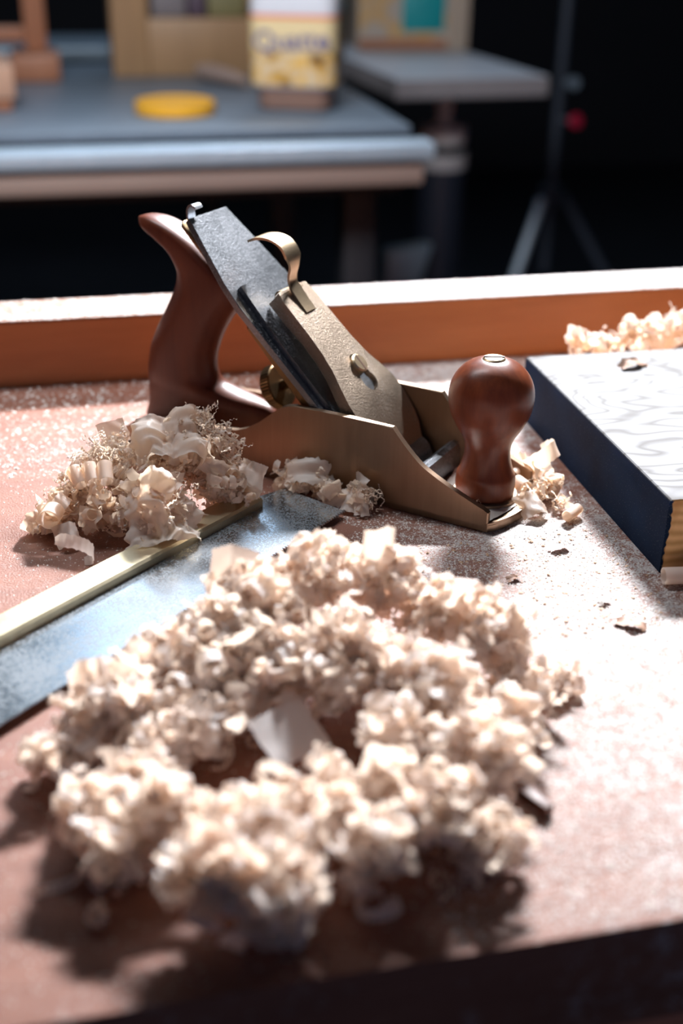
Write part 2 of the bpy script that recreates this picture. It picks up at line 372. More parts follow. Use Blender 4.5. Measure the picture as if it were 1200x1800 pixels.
# lever cap: plan outline (u, w) lofted, arched off the chip breaker
def half(u):
    P = [(18, 23), (34, 26), (50, 27), (58, 26.2), (66, 23.5), (76, 19.5), (88, 17), (100, 16), (112, 15.8), (122, 15.6), (129, 14)]
    for (a0, b0), (a1, b1) in zip(P, P[1:]):
        if u <= a1: t = (u-a0)/(a1-a0); t = t*t*(3-2*t)*.4+t*.6; return b0+(b1-b0)*t
    return P[-1][1]
def caph(u):   # top surface height above the iron
    P = [(18, 6.2), (30, 11.5), (45, 14.2), (60, 15), (100, 14.6), (129, 14)]
    for (a0, b0), (a1, b1) in zip(P, P[1:]):
        if u <= a1: return b0+(b1-b0)*(u-a0)/(a1-a0)
    return P[-1][1]
CW = 33.0
outl = [(u, CW-half(u)) for u in [18, 22, 28, 34, 42, 50, 55, 58, 62, 66, 70, 76, 82, 88, 94, 100, 106, 112, 118, 122, 126, 128.4]]
outl += [(129, CW-12.5)]+[(129, CW+12.5)]+[(u, 2*CW-w) for u, w in outl[::-1]]
keyc, keyr = (74.5, 39.0, 4.6), (60.5, 38.2, 6.2)
def keyhole(n=14):
    (u1, w1, r1), (u2, w2, r2) = (75.2, 37.5, 4.7), (62.5, 36.8, 6.3); o = []
    for k in range(n+1): a = -pi*.36*2+ (pi*.36*4)*k/n if False else -2.0+4.0*k/n; o.append((u1+r1*cos(a), w1+r1*sin(a)))
    for k in range(n+1): a = .95+(2*pi-1.9)*k/n; o.append((u2+r2*cos(a), w2+r2*sin(a)))
    return o
bm = bmesh.new()
def loopv(pts, dh): return [bm.verts.new(FI(u, caph(u)+dh, w)) for u, w in pts]
def loope(vs): return [bm.edges.new((vs[i], vs[(i+1) % len(vs)])) for i in range(len(vs))]
kh = keyhole()
for dh in (0, -2.2): 
    o1 = loopv(outl, dh if dh == 0 else -3.4); k1 = loopv(kh, dh if dh == 0 else -3.4)
    r = bmesh.ops.triangle_fill(bm, edges=loope(o1)+loope(k1), use_beauty=True)
    if dh == 0: ot, kt = o1, k1
    else: ob, kb = o1, k1
for t_, b_ in ((ot, ob), (kt, kb)):
    for i in range(len(t_)): bm.faces.new((t_[i], t_[(i+1) % len(t_)], b_[(i+1) % len(b_)], b_[i]))
# side walls hanging from the rim
for sgn in (1, -1):
    us = [20, 30, 42, 54, 64, 74, 86, 100, 114, 128]
    prev = None
    for u in us:
        w = CW+sgn*(half(u)-.05); wi = CW+sgn*(half(u)-3.2); hb = 5.0 if u < 112 else 5.0+2*(u-112)/16
        if u > 30: hb = min(caph(u)-4, 4.6+3.6*sin(pi*(u-20)/108))
        else: hb = min(hb, caph(u)-3.6)
        cur = [bm.verts.new(FI(u, h, ww)) for ww, h in ((w, caph(u)-.15), (w, hb), (wi, hb), (wi, caph(u)-.15))]
        if prev:
            for i in range(3): bm.faces.new((prev[i], prev[i+1], cur[i+1], cur[i]))
        else: bm.faces.new(cur)
        prev = cur
    bm.faces.new(prev)
finish('lever_cap', bm, M['cast'], HP, ang=30)
bm = bmesh.new(); disc(bm, FI, 73.2, CW+4.4, 5.6, 3, 17.2, chamf=.8); cs = finish('cap_screw', bm, M['brass'], HP)
bm = bmesh.new(); prism(bm, [(68.2, CW+3.9), (78.2, CW+3.9), (78.2, CW+4.9), (68.2, CW+4.9)], lambda u, w, h: FI(u, h, w), 17.0, 17.3); finish('screw_slot', bm, M['chip_dark'], cs)
# cam lever : curved thumb strip
bm = bmesh.new(); cl = smooth_curve([(163, 13, 0), (160.5, 19, 0), (156.5, 24, 0), (151.5, 27.4, 0), (146, 28.6, 0), (140, 27.2, 0), (135.6, 23.8, 0), (132.4, 19, 0), (129, 16.6, 0), (121, 15.4, 0), (112, 15.0, 0)], 4)
prev = None; n = len(cl)
for i, p in enumerate(cl):
    d = (cl[min(i+1, n-1)]-cl[max(i-1, 0)]).normalized(); nn = Vector((d.y, -d.x, 0)); t = i/(n-1)
    hw = 7.2 if t < .5 else (7.2-3.2*sin(min(1, (t-.5)/.14)*pi/2) if t < .64 else 4.0+.8*(t > .8))
    if t < .08: hw *= .82+.18*t/.08
    th = 1.4
    q = p-nn*th
    cur = [bm.verts.new(FI(x.x, x.y, CW+s*hw)) for x, s in ((p, -1), (p, 1), (q, 1), (q, -1))]
    if prev:
        for k in range(4): bm.faces.new((prev[k], prev[(k+1) % 4], cur[(k+1) % 4], cur[k]))
    else: bm.faces.new(cur)
    prev = cur
bm.faces.new(prev); bmesh.ops.bevel(bm, geom=[e for e in bm.edges if len(e.link_faces) == 2 and e.calc_face_angle(0) > 1.2], offset=.0003, segments=2, affect='EDGES')
finish('cam_lever', bm, M['brass'], HP, ang=40)
bm = bmesh.new(); tube(bm, [FI(127, 10.5, CW-10), FI(127, 10.5, CW+10)], .0036, 16); finish('cam', bm, M['brass_dark'], HP)
# adjusting wheel
bm = bmesh.new()
fa = inframe(8, 133, 37)
def wheel(fr, r, h0, h1, knurl=44):
    R = []
    for h, rr in ((h0, r-2.6), (h0, r-.6), (h0+.6, r), (h1-.6, r), (h1, r-.6), (h1, r-2.2), (h1-1.6, r-2.6), (h1-1.6, 4.5), (h1+2.2, 4.2), (h1+2.2, 1.5)):
        R.append([bm.verts.new(fr((rr+(.35*(k % 2) if rr >= r-.1 else 0))*cos(2*pi*k/(2*knurl)), h, 32+(rr+(.35*(k % 2) if rr >= r-.1 else 0))*sin(2*pi*k/(2*knurl)))) for k in range(2*knurl)])
    for a_, b_ in zip(R, R[1:]):
        for k in range(2*knurl): bm.faces.new((a_[k], a_[(k+1) % (2*knurl)], b_[(k+1) % (2*knurl)], b_[k]))
    bm.faces.new(R[0]); bm.faces.new(R[-1])
fw = lambda u, h, w: side(143+h*cos(radians(25))*1+u*sin(radians(25)), 43-h*sin(radians(25))*1+u*cos(radians(25)), w)
wheel(fw, 12.5, 0, 7); finish('adjusting_wheel', bm, M['brass_dark'], HP)
bm = bmesh.new(); tube(bm, [fw(0, -34, 32), fw(0, 1, 32)], .003, 14); finish('adjuster_rod', bm, M['brass_dark'], HP)
# lateral lever behind the iron with curled finger pad
bm = bmesh.new()
ll = smooth_curve([(120, -5.5, 0), (160, -5.2, 0), (180, -5, 0), (190, -4.2, 0), (194, -2, 0), (196.2, .8, 0), (195.6, 3.2, 0), (193.2, 3.4, 0)], 4)
prev = None
for i, p in enumerate(ll):
    d = (ll[min(i+1, len(ll)-1)]-ll[max(i-1, 0)]).normalized(); nn = Vector((d.y, -d.x, 0)); q = p+nn*1.2
    cur = [bm.verts.new(FI(x.x, x.y, 22+s*3.4)) for x, s in ((p, -1), (p, 1), (q, 1), (q, -1))]
    if prev:
        for k in range(4): bm.faces.new((prev[k], prev[(k+1) % 4], cur[(k+1) % 4], cur[k]))
    else: bm.faces.new(cur)
    prev = cur
bm.faces.new(prev); finish('lateral_lever', bm, M['steel'], HP)
bm = bmesh.new(); prism(bm, [(120, 15), (192, 16), (194, 19), (193.5, 26), (190, 28), (120, 28)], lambda u, w, h: FI(u, h, w), -9, -6.8, .0004); finish('lever_plate', bm, M['brass_dark'], HP)

# ------------------------------------------------------------ back saw
d0 = Vector((-.757, -.653, 0)).normalized(); ang = atan2(d0.y, d0.x)
SAW = empty('back_saw', (.0893, .5708, .0003), 'brass backed saw lying flat beside the plane, steel plate dusty', 'saw', ang)
# local: x toward the handle, y to the left of that direction = toward the teeth
bm = bmesh.new()
bv = [(-.0165, .0003), (-.0005, .0003), (0, .001), (0, .0078), (-.0012, .0090), (-.0150, .0090), (-.0172, .0066), (-.0172, .0024)]
prism(bm, [(y, z) for y, z in bv], lambda y, z, x: (x, y, z), 0, .315, .0004)
finish('brass_back', bm, M['saw_brass'], SAW, ang=25)
inv = lambda x, y: (((x-.0893)*d0.x+(y-.5708)*d0.y), (-(x-.0893)*d0.y+(y-.5708)*d0.x))
tipA = inv(.1305, .5570); tipB = inv(-.0410, .3975)
print('saw pts', tipA, tipB, inv(.112, .532))
out = [inv(.1045, .5905), tipA]
nt = 170; x0, y0 = tipA; x1, y1 = .312, tipB[1]
x0s, y0s = inv(.1305, .5570)
for k in range(nt):
    t = (k+.5)/nt; tt = (k+1)/nt
    out.append((x0+(x1-x0)*t+.0001, y0+(y1-y0)*t-.0016)); out.append((x0+(x1-x0)*tt, y0+(y1-y0)*tt))
out += [(.312, -.0008), (.0006, -.0008), (.0006, -.012)]
bm = bmesh.new(); prism(bm, out, lambda x, y, z: (x, y, z), .0032, .0040)
finish('saw_plate', bm, M['blade'], SAW, smooth=False)
bm = bmesh.new()   # closed wooden handle, beyond the left edge of the picture
ho = [(p.x, p.y) for p in smooth_curve([(.300, -.006, 0), (.318, .012, 0), (.330, -.012, 0), (.345, -.02, 0), (.352, .0, 0), (.378, .03, 0), (.392, .068, 0), (.415, .085, 0), (.405, .105, 0), (.37, .104, 0), (.33, .09, 0), (.31, .07, 0), (.296, .045, 0), (.290, .02, 0)], 4, True)]
hi = [(p.x, p.y) for p in smooth_curve([(.335, .018, 0), (.350, .022, 0), (.365, .05, 0), (.372, .078, 0), (.352, .082, 0), (.330, .062, 0), (.324, .036, 0)], 4, True)]
L0 = {}
for z in (-.002, .018):
    vo = [bm.verts.new((x, y, z+.0035)) for x, y in ho]; vi = [bm.verts.new((x, y, z+.0035)) for x, y in hi]
    bmesh.ops.triangle_fill(bm, edges=loope(vo)+loope(vi), use_beauty=True); L0[z] = (vo, vi)
for k in (0, 1):
    a_, b_ = L0[-.002][k], L0[.018][k]
    for i in range(len(a_)): bm.faces.new((a_[i], a_[(i+1) % len(a_)], b_[(i+1) % len(b_)], b_[i]))
finish('handle', bm, M['tote'], SAW, ang=30)

# ------------------------------------------------------------ shavings
rng = np.random.default_rng(7)
def rot_to(d, up=None):
    d = d/np.linalg.norm(d); r = rng.normal(size=3) if up is None else up; a_ = np.cross(d, r); a_ /= np.linalg.norm(a_); return np.stack([a_, np.cross(d, a_), d], 1)
def ribbon(length, width, curl, pleat=0., wave=3.5, ds=.9, nw=3, twist=.02, rag=.08, kvar=.5, taper=True):
    """mm. returns verts (n,nw+1,3) centred on its middle"""
    n = max(6, int(length/ds)); p = np.zeros(3); T = np.array([1., 0, 0]); N = np.array([0, 0, 1.]); B = np.array([0, 1., 0]); out_ = np.zeros((n, nw+1, 3))
    ph = rng.uniform(0, 6.28); k0 = 1/curl; ph2 = rng.uniform(0, 6.28); wv = wave*rng.uniform(.8, 1.25); dr = rng.uniform(-.25, .25)
    for i in range(n):
        s = i*ds; k = k0*(1+kvar*sin(s*.09+ph2)); a_ = k*ds; T, N = T*cos(a_)+N*sin(a_), N*cos(a_)-T*sin(a_)
        b_ = twist*ds*sin(s*.07+ph); N, B = N*cos(b_)+B*sin(b_), B*cos(b_)-N*sin(b_)
        p = p+T*ds+B*dr*ds
        w = width*(.55+.45*min(1, min(i, n-1-i)/4.)) if taper else width
        for j in range(nw+1):
            t = j/nw-.5; o_ = B*w*t*(1+rng.uniform(-rag, rag)*(abs(t) > .4))
            q = p+o_+N*(pleat*sin(2*pi*s/wv+ph+t*1.6)+rng.normal()*pleat*.18)+N*(-.9*(t*2)**2*width*.03)
            out_[i, j] = q
    return out_-out_.reshape(-1, 3).mean(0)
def sheet(w, h, amp, creases=7, nx=22, ny=22, curl=0., rag=.05):
    X, Y = np.meshgrid(np.linspace(-.5, .5, nx), np.linspace(-.5, .5, ny), indexing='ij'); x = X*w; y = Y*h; z = np.zeros_like(x)
    for _ in range(creases):
        a_ = rng.uniform(0, pi); f = rng.uniform(.8, 2.6)/max(w, h); ph = rng.uniform(0, 1); u = (x*cos(a_)+y*sin(a_))*f+ph
        z += amp*(2*np.abs(2*(u-np.floor(u+.5)))-1)*rng.uniform(.2, .8)/sqrt(creases)*1.6
    for _ in range(creases*2):
        a_ = rng.uniform(0, pi); f = rng.uniform(3, 8)/max(w, h); u = (x*cos(a_)+y*sin(a_))*f+rng.uniform(0, 1)
        z += amp*.22*(2*np.abs(2*(u-np.floor(u+.5)))-1)*rng.uniform(.2, 1)/sqrt(creases)*1.6*np.clip(np.sin(x*.35+a_*3)+np.cos(y*.3+a_*5), 0, 1)
    if curl: 
        an = x/curl; x = np.sin(an)*(curl+z); z = (np.cos(an)-1)*(curl)+z*np.cos(an)
    e = (np.abs(X) > .47) | (np.abs(Y) > .47); x = x+e*rng.normal(size=x.shape)*rag*4; y = y+e*rng.normal(size=x.shape)*rag*4
    v = np.stack([x, y, z], -1); return v-v.reshape(-1, 3).mean(0)
def quads(n, m, off=0):
    i, j = np.meshgrid(np.arange(n-1), np.arange(m-1), indexing='ij'); a_ = (i*m+j).ravel()+off
    return np.stack([a_, a_+m, a_+m+1, a_+1], 1)
def mesh_np(name, V, F, mat, smooth=True):
    me = bpy.data.meshes.new(name); me.vertices.add(len(V)); me.vertices.foreach_set('co', V.astype(np.float32).ravel())
    me.loops.add(F.size); me.loops.foreach_set('vertex_index', F.astype(np.int32).ravel())
    me.polygons.add(len(F)); me.polygons.foreach_set('loop_start', np.arange(0, F.size, F.shape[1], dtype=np.int32))
    try: me.polygons.foreach_set('loop_total', np.full(len(F), F.shape[1], dtype=np.int32))
    except Exception: pass
    me.update(calc_edges=True); me.validate(); me.materials.append(mat)
    if smooth: me.polygons.foreach_set('use_smooth', np.ones(len(F), dtype=bool))
    return me
class Heap:
    def __init__(s): s.V = []; s.F = []; s.n = 0
    def add(s, v):
        n, m = v.shape[:2]; s.F.append(quads(n, m, s.n)); s.V.append(v.reshape(-1, 3)); s.n += n*m
    def build(s, name, mat, label, cat):
        o = bpy.data.objects.new(name, mesh_np(name, np.concatenate(s.V)/1000, np.concatenate(s.F), mat)); COL.objects.link(o); return tag(o, label, cat, kind='stuff')
def single(v, centre, mat, label, group, name='wood_shaving', cat='shaving'):
    """one shaving as its own object; v in mm around its middle"""
    n, m = v.shape[:2]; V = v.reshape(-1, 3); zmin = V[:, 2].min()+centre[2]
    lift = max(0, .3-zmin)
    o = bpy.data.objects.new(name, mesh_np(name, V/1000, quads(n, m), mat)); COL.objects.link(o)
    o.location = (centre[0]/1000, centre[1]/1000, (centre[2]+lift)/1000); return tag(o, label, cat, group)
def place(v, c, R=None, floor_=.4):
    if R is None: R = rot_to(rng.normal(size=3))
    v = v@R.T+np.array(c); lo = v[..., 2].min()
    if lo < floor_: v[..., 2] += floor_-lo
    return v
def randrib(kind):
    if kind == 0: return ribbon(rng.uniform(20, 44), rng.uniform(1.8, 4.6), rng.uniform(1.7, 4.2), pleat=rng.uniform(.5, 1.0), wave=2.6, ds=.65, nw=2)
    if kind == 1: return ribbon(rng.uniform(18, 36), rng.uniform(3.5, 8), rng.uniform(2.0, 4.2), pleat=.18, wave=5, ds=.9)
    if kind == 2: return ribbon(rng.uniform(18, 34), rng.uniform(.5, 1.3), rng.uniform(1.2, 2.6), pleat=.5, wave=2.6, ds=.6, nw=1, kvar=1.5, twist=.3)
    return sheet(rng.uniform(9, 18), rng.uniform(8, 15), rng.uniform(1.5, 3), 6, 12, 12, curl=rng.uniform(5, 12))
def lobe_fill(hp, lobes, per, mix, holes=()):
    for (x, y, z, r) in lobes:
        for _ in range(int(per*(r/18)**2)):
            while True:
                d = rng.normal(size=3); d /= np.linalg.norm(d); rr = r*rng.uniform(.35, 1.0)
                zc = max(z-r, z*.45); c = np.array([x+d[0]*rr, y+d[1]*rr, zc+d[2]*min(rr, z-zc)*.95])
                if c[2] > 1: break
            if any((c[0]-hx)**2+((c[1]-hy))**2 < hr*hr and c[2] > hz for hx, hy, hr, hz in holes): continue
            k = rng.choice(4, p=mix); hp.add(place(randrib(k), c))
# foreground heap lobes (mm): x, y, top z, radius
FG = [(100,384,38,13),(110,374,40,12),(72,303,31,11),(88,316,34,11),(58,404,44,13),(66,380,36,12),(84,374,38,12),(48,370,30,10),(32,366,30,12),(36,384,38,14),(60,396,44,15),(10,383,35,14),(58,420,54,18),(90,429,59,18),(117,426,55,17),(91,390,48,17),(42,402,48,17),(24,402,38,15),(-4,383,34,14),(-19,371,24,12),(14,361,28,14),(-8,332,28,14),(16,320,34,15),(46,308,37,15),(-3,312,24,12),
      (27,286,36,14),(50,284,36,14),(44,278,24,12),(80,288,35,13),(106,303,36,15),(127,327,38,16),(118,357,46,17),(150,392,48,17),(160,374,28,14),(100,338,40,13),(121,296,24,12),(182,386,11,9),(146,352,26,14),(68,408,46,16),(134,406,46,16),(10,345,28,13),(70,318,30,13)]
HOLE = [(64, 357, 19, 10)]
MIX_FG = [.62, .22, .06, .10]
hp = Heap(); lobe_fill(hp, FG, 95, MIX_FG, HOLE)
for _ in range(70):   # low litter under the heap
    x, y, z, r = FG[rng.integers(len(FG))]; c = (x+rng.normal()*8, y+rng.normal()*8, 3); hp.add(place(randrib(0), c))
hp.build('shaving_heap', M['shaving'], 'big blurred heap of crimped pale wood shavings in the foreground', 'shavings')
for i in range(96):
    x, y, z, r = FG[i % len(FG)]; d = rng.normal(size=3); d[2] = abs(d[2])+.4; d /= np.linalg.norm(d)
    zc = max(z-r, z*.45); c = np.array([x, y, zc])+d*np.array([r, r, z-zc])
    if any((c[0]-h[0])**2+(c[1]-h[1])**2 < h[2]**2 for h in HOLE): continue
    where = 'back crest' if y > 384 and 20 < x < 140 else 'left shoulder' if x < 20 and y > 320 else 'right slope' if x > 90 and y > 312 else 'middle' if y > 325 else 'front edge'
    v = randrib(rng.choice([0, 0, 1, 1, 3])); single(v@rot_to(rng.normal(size=3)).T, c, M['shaving'], 'crimped pale shaving on the %s of the big foreground heap' % where, 'shavings on the %s of the foreground heap' % where)
# particular pieces of the foreground heap
def Rz(a_): return np.array([[cos(a_), -sin(a_), 0], [sin(a_), cos(a_), 0], [0, 0, 1.]])
def Rx(a_): return np.array([[1, 0, 0], [0, cos(a_), -sin(a_)], [0, sin(a_), cos(a_)]])
def Ry(a_): return np.array([[cos(a_), 0, sin(a_)], [0, 1, 0], [-sin(a_), 0, cos(a_)]])
single(sheet(25, 21, .35, 3, 10, 10)@(Rz(.5)@Rx(.55)).T, (64, 357, 18), M['shaving'], 'flat square shaving in the hollow of the foreground heap', None)
def tent(w, h, fold):
    v = sheet(w, h, .4, 3, 14, 14); v[..., 2] = -np.abs(v[..., 0])*fold+v[..., 2]*.5; return v
single(tent(20, 22, 1.5)@(Rz(-.3)@Rx(.9)).T, (52, 424, 50), M['shaving'], 'upright folded shaving like a tent at the back left of the foreground heap', None)
single(tent(20, 18, 1.3)@(Rz(.4)@Rx(.8)).T, (1, 384, 32), M['shaving'], 'folded peaked shaving on the left shoulder of the foreground heap', None)
single(tent(18, 13, .7)@(Rz(-.9)@Rx(.2)@Ry(.3)).T, (146, 402, 44), M['shaving'], 'broad squared ribbon on the back right crest of the foreground heap', None)
single(ribbon(60, 12, 9, .1, ds=1.2)@(Rx(1.3)).T, (116, 428, 52), M['shaving'], 'large smooth curl on the back crest of the foreground heap', None)
# left heap, in focus
LH = [(40,590,42,15),(58,580,40,14),(68,573,30,11),(12,592,34,14),(-10,578,20,11),(-20,572,10,8),(10,560,24,12),(33,548,32,13),(24,544,18,9),(76,572,20,9),(46,592,46,13),(18,606,34,11),(12,612,26,10),(-4,588,26,12),(26,572,34,13)]
hp = Heap(); lobe_fill(hp, LH, 62, [.28, .28, .26, .18]); 
hp.build('shaving_heap', M['shaving_thin'], 'sharp pile of thin curly shavings between the saw and the tote', 'shavings')
hp = Heap()   # fine frizz on the top right of the left heap
for (x, y, z, r, n) in ((62, 585, 40, 9, 70), (72, 580, 32, 8, 50), (10, 590, 32, 10, 60), (-6, 580, 20, 8, 40), (60, 592, 46, 6, 40), (38, 550, 20, 12, 40)):
    for _ in range(n): hp.add(place(randrib(2), np.array([x, y, z])+rng.normal(size=3)*r*.55))
hp.build('frizz', M['shaving_thin'], 'fine frizzy wood fibres clinging to the left pile', 'shavings')
for i in range(52):
    x, y, z, r = LH[i % len(LH)]; d = rng.normal(size=3); d[2] = abs(d[2])+.3; d[1] -= .4; d /= np.linalg.norm(d)
    zc = max(z-r, z*.45); c = np.array([x, y, zc])+d*np.array([r, r, z-zc])*.95
    where = 'left end' if x < 5 else 'top' if z > 36 else 'back' if y > 590 else 'front side'
    single(randrib(rng.choice([1, 1, 0, 3, 2]))@rot_to(rng.normal(size=3)).T, c, M['shaving_thin'], 'thin curled shaving at the %s of the left pile' % where, 'loose curls at the %s of the left pile' % where)
def T1(v, c, l, mat='shaving_thin'): return single(v, c, M[mat], l, None)
T1(sheet(42, 38, 8.5, 12, 44, 44, curl=16)@(Rz(.2)@Rx(.75)).T, (34, 543, 22), 'large crumpled translucent sheet at the front of the left pile')
T1(sheet(44, 34, 5.5, 9, 44, 44, curl=17)@(Rz(-.1)@Rx(.35)).T, (43, 584, 42), 'large domed translucent sheet on top of the left pile')
T1(sheet(17, 13, .8, 4, 12, 12, curl=30)@(Rz(.5)@Rx(.9)).T, (16, 613, 35), 'square upright shaving at the back left of the left pile')
def roll(rad, width, turns, drift=.0):
    n = int(26*turns); a_ = np.linspace(0, 2*pi*turns, n); r = rad*(1-.12*a_/(2*pi)); j = np.linspace(-.5, .5, 5)
    v = np.zeros((n, 5, 3)); v[..., 0] = (r*np.cos(a_))[:, None]; v[..., 2] = (r*np.sin(a_))[:, None]; v[..., 1] = j[None]*width+(a_*drift)[:, None]
    return v
for i, (x, y, z, a_) in enumerate(((2, 570, 31, .2), (9, 568, 32, .0), (-5, 572, 29, .4))):
    single(roll(3.9, 11, 1.6)@(Rz(a_)@Rx(.5)).T, (x, y, z), M['shaving_thin'], 'shiny rolled curl in the row of three on the left pile', 'row of three shiny rolled curls')
T1(roll(5.5, 10, 1.4)@Rz(-.3).T, (-19, 561, 14), 'large ribbed curl at the left end of the left pile')
T1(sheet(14, 13, .5, 3, 10, 10, curl=9)@(Rz(.3)@Rx(.7)).T, (-12, 552, 7), 'broad curved shaving at the front left foot of the left pile')
T1(sheet(22, 26, 5, 8, 26, 26, curl=12)@(Rz(-.9)@Rx(1.0)).T, (80, 578, 15), 'upright folded sheet where the left pile meets the plane')
T1(ribbon(34, 7, 6, .2, ds=1)@Rx(.9).T, (-6, 527, 4), 'loose curl on the bench just in front of the left pile', 'shaving')
# small heap in front of the plane cheek
SH = [(107, 598, 14, 7), (115, 590, 13, 7), (123, 583, 12, 7), (131, 574, 9, 6), (139, 567, 9, 6)]
hp = Heap(); lobe_fill(hp, SH, 90, [.1, .3, .45, .15])
hp.build('shaving_heap', M['shaving_thin'], 'small pile of shavings between the saw tip and the plane', 'shavings')
T1(sheet(24, 15, 1.3, 5, 18, 14, curl=18, rag=.15)@(Rz(-.5)@Rx(.7)).T, (116, 587, 15), 'torn upright sheet against the near cheek of the plane')
for i in range(6):
    a_ = -1.1+.22*i; single(sheet(5, 13, .25, 3, 6, 10, curl=5)@(Rz(a_)@Rx(.45+.05*i)).T, (129+2.4*i, 571-2.6*i+(i % 2), 6), M['shaving_thin'], 'narrow ribbon of the fan of shavings near the saw tip', 'fanned ribbons by the saw tip')
hp = Heap()
for _ in range(60): hp.add(place(randrib(2)*.6, (rng.normal(143, 3), rng.normal(564, 3), rng.uniform(2, 14)*.9)))
hp.build('frizz', M['shaving_thin'], 'fine frizzy fibres standing beside the plane cheek', 'shavings')
# shavings between knob and blue board
SR = [(234, 590, 15, 8), (242, 575, 10, 7), (239, 556, 9, 8), (247, 545, 9, 7), (232, 548, 8, 7), (246, 560, 8, 6)]
hp = Heap(); lobe_fill(hp, SR, 55, [.25, .35, .28, .12])
hp.build('shaving_heap', M['shaving_thin'], 'small pile of curls between the knob and the blue board', 'shavings')
T1(ribbon(48, 9, 9, .1, ds=1.2)@(Rz(.3)@Rx(.9)).T, (246, 577, 17), 'tall tan curl leaning on the blue sided board')
T1(roll(5, 6, 1.5)@Rz(.8).T, (250, 563, 8), 'open round curl beside the blue sided board')
T1(roll(4, 9, 1.6)@Rz(.2).T, (231, 565, 7), 'small round curl between knob and blue board')
T1(sheet(17, 15, 1.5, 5, 14, 14, curl=9)@(Rz(.2)@Rx(.5)).T, (228, 541, 7), 'white cupped shaving in front of the plane toe')
T1(roll(3.2, 12, 1.5)@Rz(-.9).T, (248, 533, 4), 'ribbed little curl at the foot of the blue board')
# behind the board
SB = [(318, 702, 46, 9), (334, 704, 45, 9), (352, 704, 48, 9), (366, 706, 52, 10), (384, 706, 55, 11), (402, 708, 52, 12), (345, 712, 40, 12), (380, 718, 40, 14)]
hp = Heap(); lobe_fill(hp, SB, 45, [.4, .4, .1, .1])
hp.build('shaving_heap', M['shaving'], 'pile of shavings behind the thick board against the rail', 'shavings')
# on the plane
hp = Heap()
for _ in range(34): hp.add(place(randrib(rng.choice([0, 2]))*.32, (rng.normal(196, 2.5), rng.normal(547.5, 1.6), rng.uniform(5, 9)), floor_=4.9))
hp.build('shaving_tuft', M['shaving_thin'], 'small tuft of shavings on the toe against the knob base', 'shavings')
for i in range(3):
    single(roll(2.6, 5, 1.4)@Rz(i*1.2).T, (222+4*i, 566+4*i, 8+i), M['shaving_thin'], 'tiny white curl behind the knob on the far toe edge', 'tiny curls on the far toe edge')
hp = Heap()
for _ in range(26): hp.add(place(randrib(rng.choice([0, 3]))*.4, (rng.normal(181, 4), rng.normal(589, 4), 8), floor_=4.9))
hp.build('shaving_tuft', M['shaving'], 'shavings caught inside the plane before the lever cap', 'shavings')
# roll by the board end, chips
T1(roll(4.4, 40, 1.8)@Rz(1.45).T, (284, 457, 4.6), 'rolled tan shaving lying in front of the board end', 'shaving')
def chip(name, c, s, mat, label, a_=0, thin=1.):
    v = sheet(s, s*.45, s*.1, 4, 8, 6, curl=s*.8, rag=.12)@Rz(a_).T; v[..., 2] *= thin; return single(v, c, M[mat], label, None, 'wood_chip', 'wood chip')
chip('c', (331, 649, 41), 20, 'chip_mid', 'brown wood chip lying on top of the thick ash board', .2)
chip('c', (195, 477, 1.5), 7, 'chip_mid', 'brown chip on the bright dust nearest the foreground heap', .3)
chip('c', (228, 502, 1.5), 11, 'crumb', 'pale chip on the bright dust in front of the plane toe', .1)
chip('c', (233, 427, 1.5), 14, 'chip_mid', 'long brown chip on the bright dust at the right edge', -.7)
chip('c', (229, 448, 1.5), 7, 'crumb', 'small folded chip just left of the board end shadow', .5)
bm = bmesh.new(); prism(bm, [(.1395, .3295), (.1480, .3125), (.1515, .3145), (.1435, .3320)], lambda a, b_, t: (a, b_, t), .0004, .005, .0003)
tag(finish('wood_offcut', bm, M['chip_dark']), 'dark offcut poking out at the right foot of the foreground heap', 'offcut')
bm = bmesh.new(); tube(bm, [Vector(p)/1000 for p in smooth_curve([(150, 527, .5), (151, 519, 1.2), (155, 509, 1.8), (160, 500, 1), (164, 488, .4)], 5)], .00013, 5)
tag(finish('wood_fibre', bm, M['chip']), 'single thin curved fibre on the bench before the plane', 'fibre')

# sawdust crumbs on the bench and rail: nobody could count them
def crumbs(name, n, region, zf, smin, smax, mat, label, avoid=None):
    P = []
    while len(P) < n:
        x, y = rng.uniform(region[0], region[1]), rng.uniform(region[2], region[3])
        if avoid and avoid(x, y): continue
        P.append((x, y))
    P = np.array(P); s = smin+(smax-smin)*rng.random(n)**4
    base = np.array([[-1, -.5, 0], [1, -.6, .15], [.9, .6, 0], [-.8, .5, .35], [0, 0, .9]]); V = np.zeros((n, 5, 3))
    a_ = rng.uniform(0, 6.28, n); j = 1+rng.uniform(-.35, .35, (n, 5, 3)); b_ = base[None]*j*s[:, None, None]
    V[..., 0] = b_[..., 0]*np.cos(a_)[:, None]-b_[..., 1]*np.sin(a_)[:, None]+P[:, :1]; V[..., 1] = b_[..., 0]*np.sin(a_)[:, None]+b_[..., 1]*np.cos(a_)[:, None]+P[:, 1:]; V[..., 2] = b_[..., 2]+zf
    t = np.array([[0, 1, 4], [1, 2, 4], [2, 3, 4], [3, 0, 4]]); F = (t[None]+(np.arange(n)*5)[:, None, None]).reshape(-1, 3)
    o = bpy.data.objects.new(name, mesh_np(name, V.reshape(-1, 3)/1000, F, mat, False)); COL.objects.link(o); return tag(o, label, 'sawdust', kind='stuff')
inblk = lambda x, y: x > 266 and 468 < y < 682
def sawa(x, y):
    u, v = inv(x/1000, y/1000); return -.018 < u and -.019 < v < .05
def inplane(x, y):
    dx, dy = x-198.4, y-526.2; l = -(dx*.7443-dy*.66784); w = dx*.66784+dy*.7443; return -8 < l < 244 and -1 < w < 65
av = lambda x, y: inblk(x, y) or sawa(x, y) or inplane(x, y)
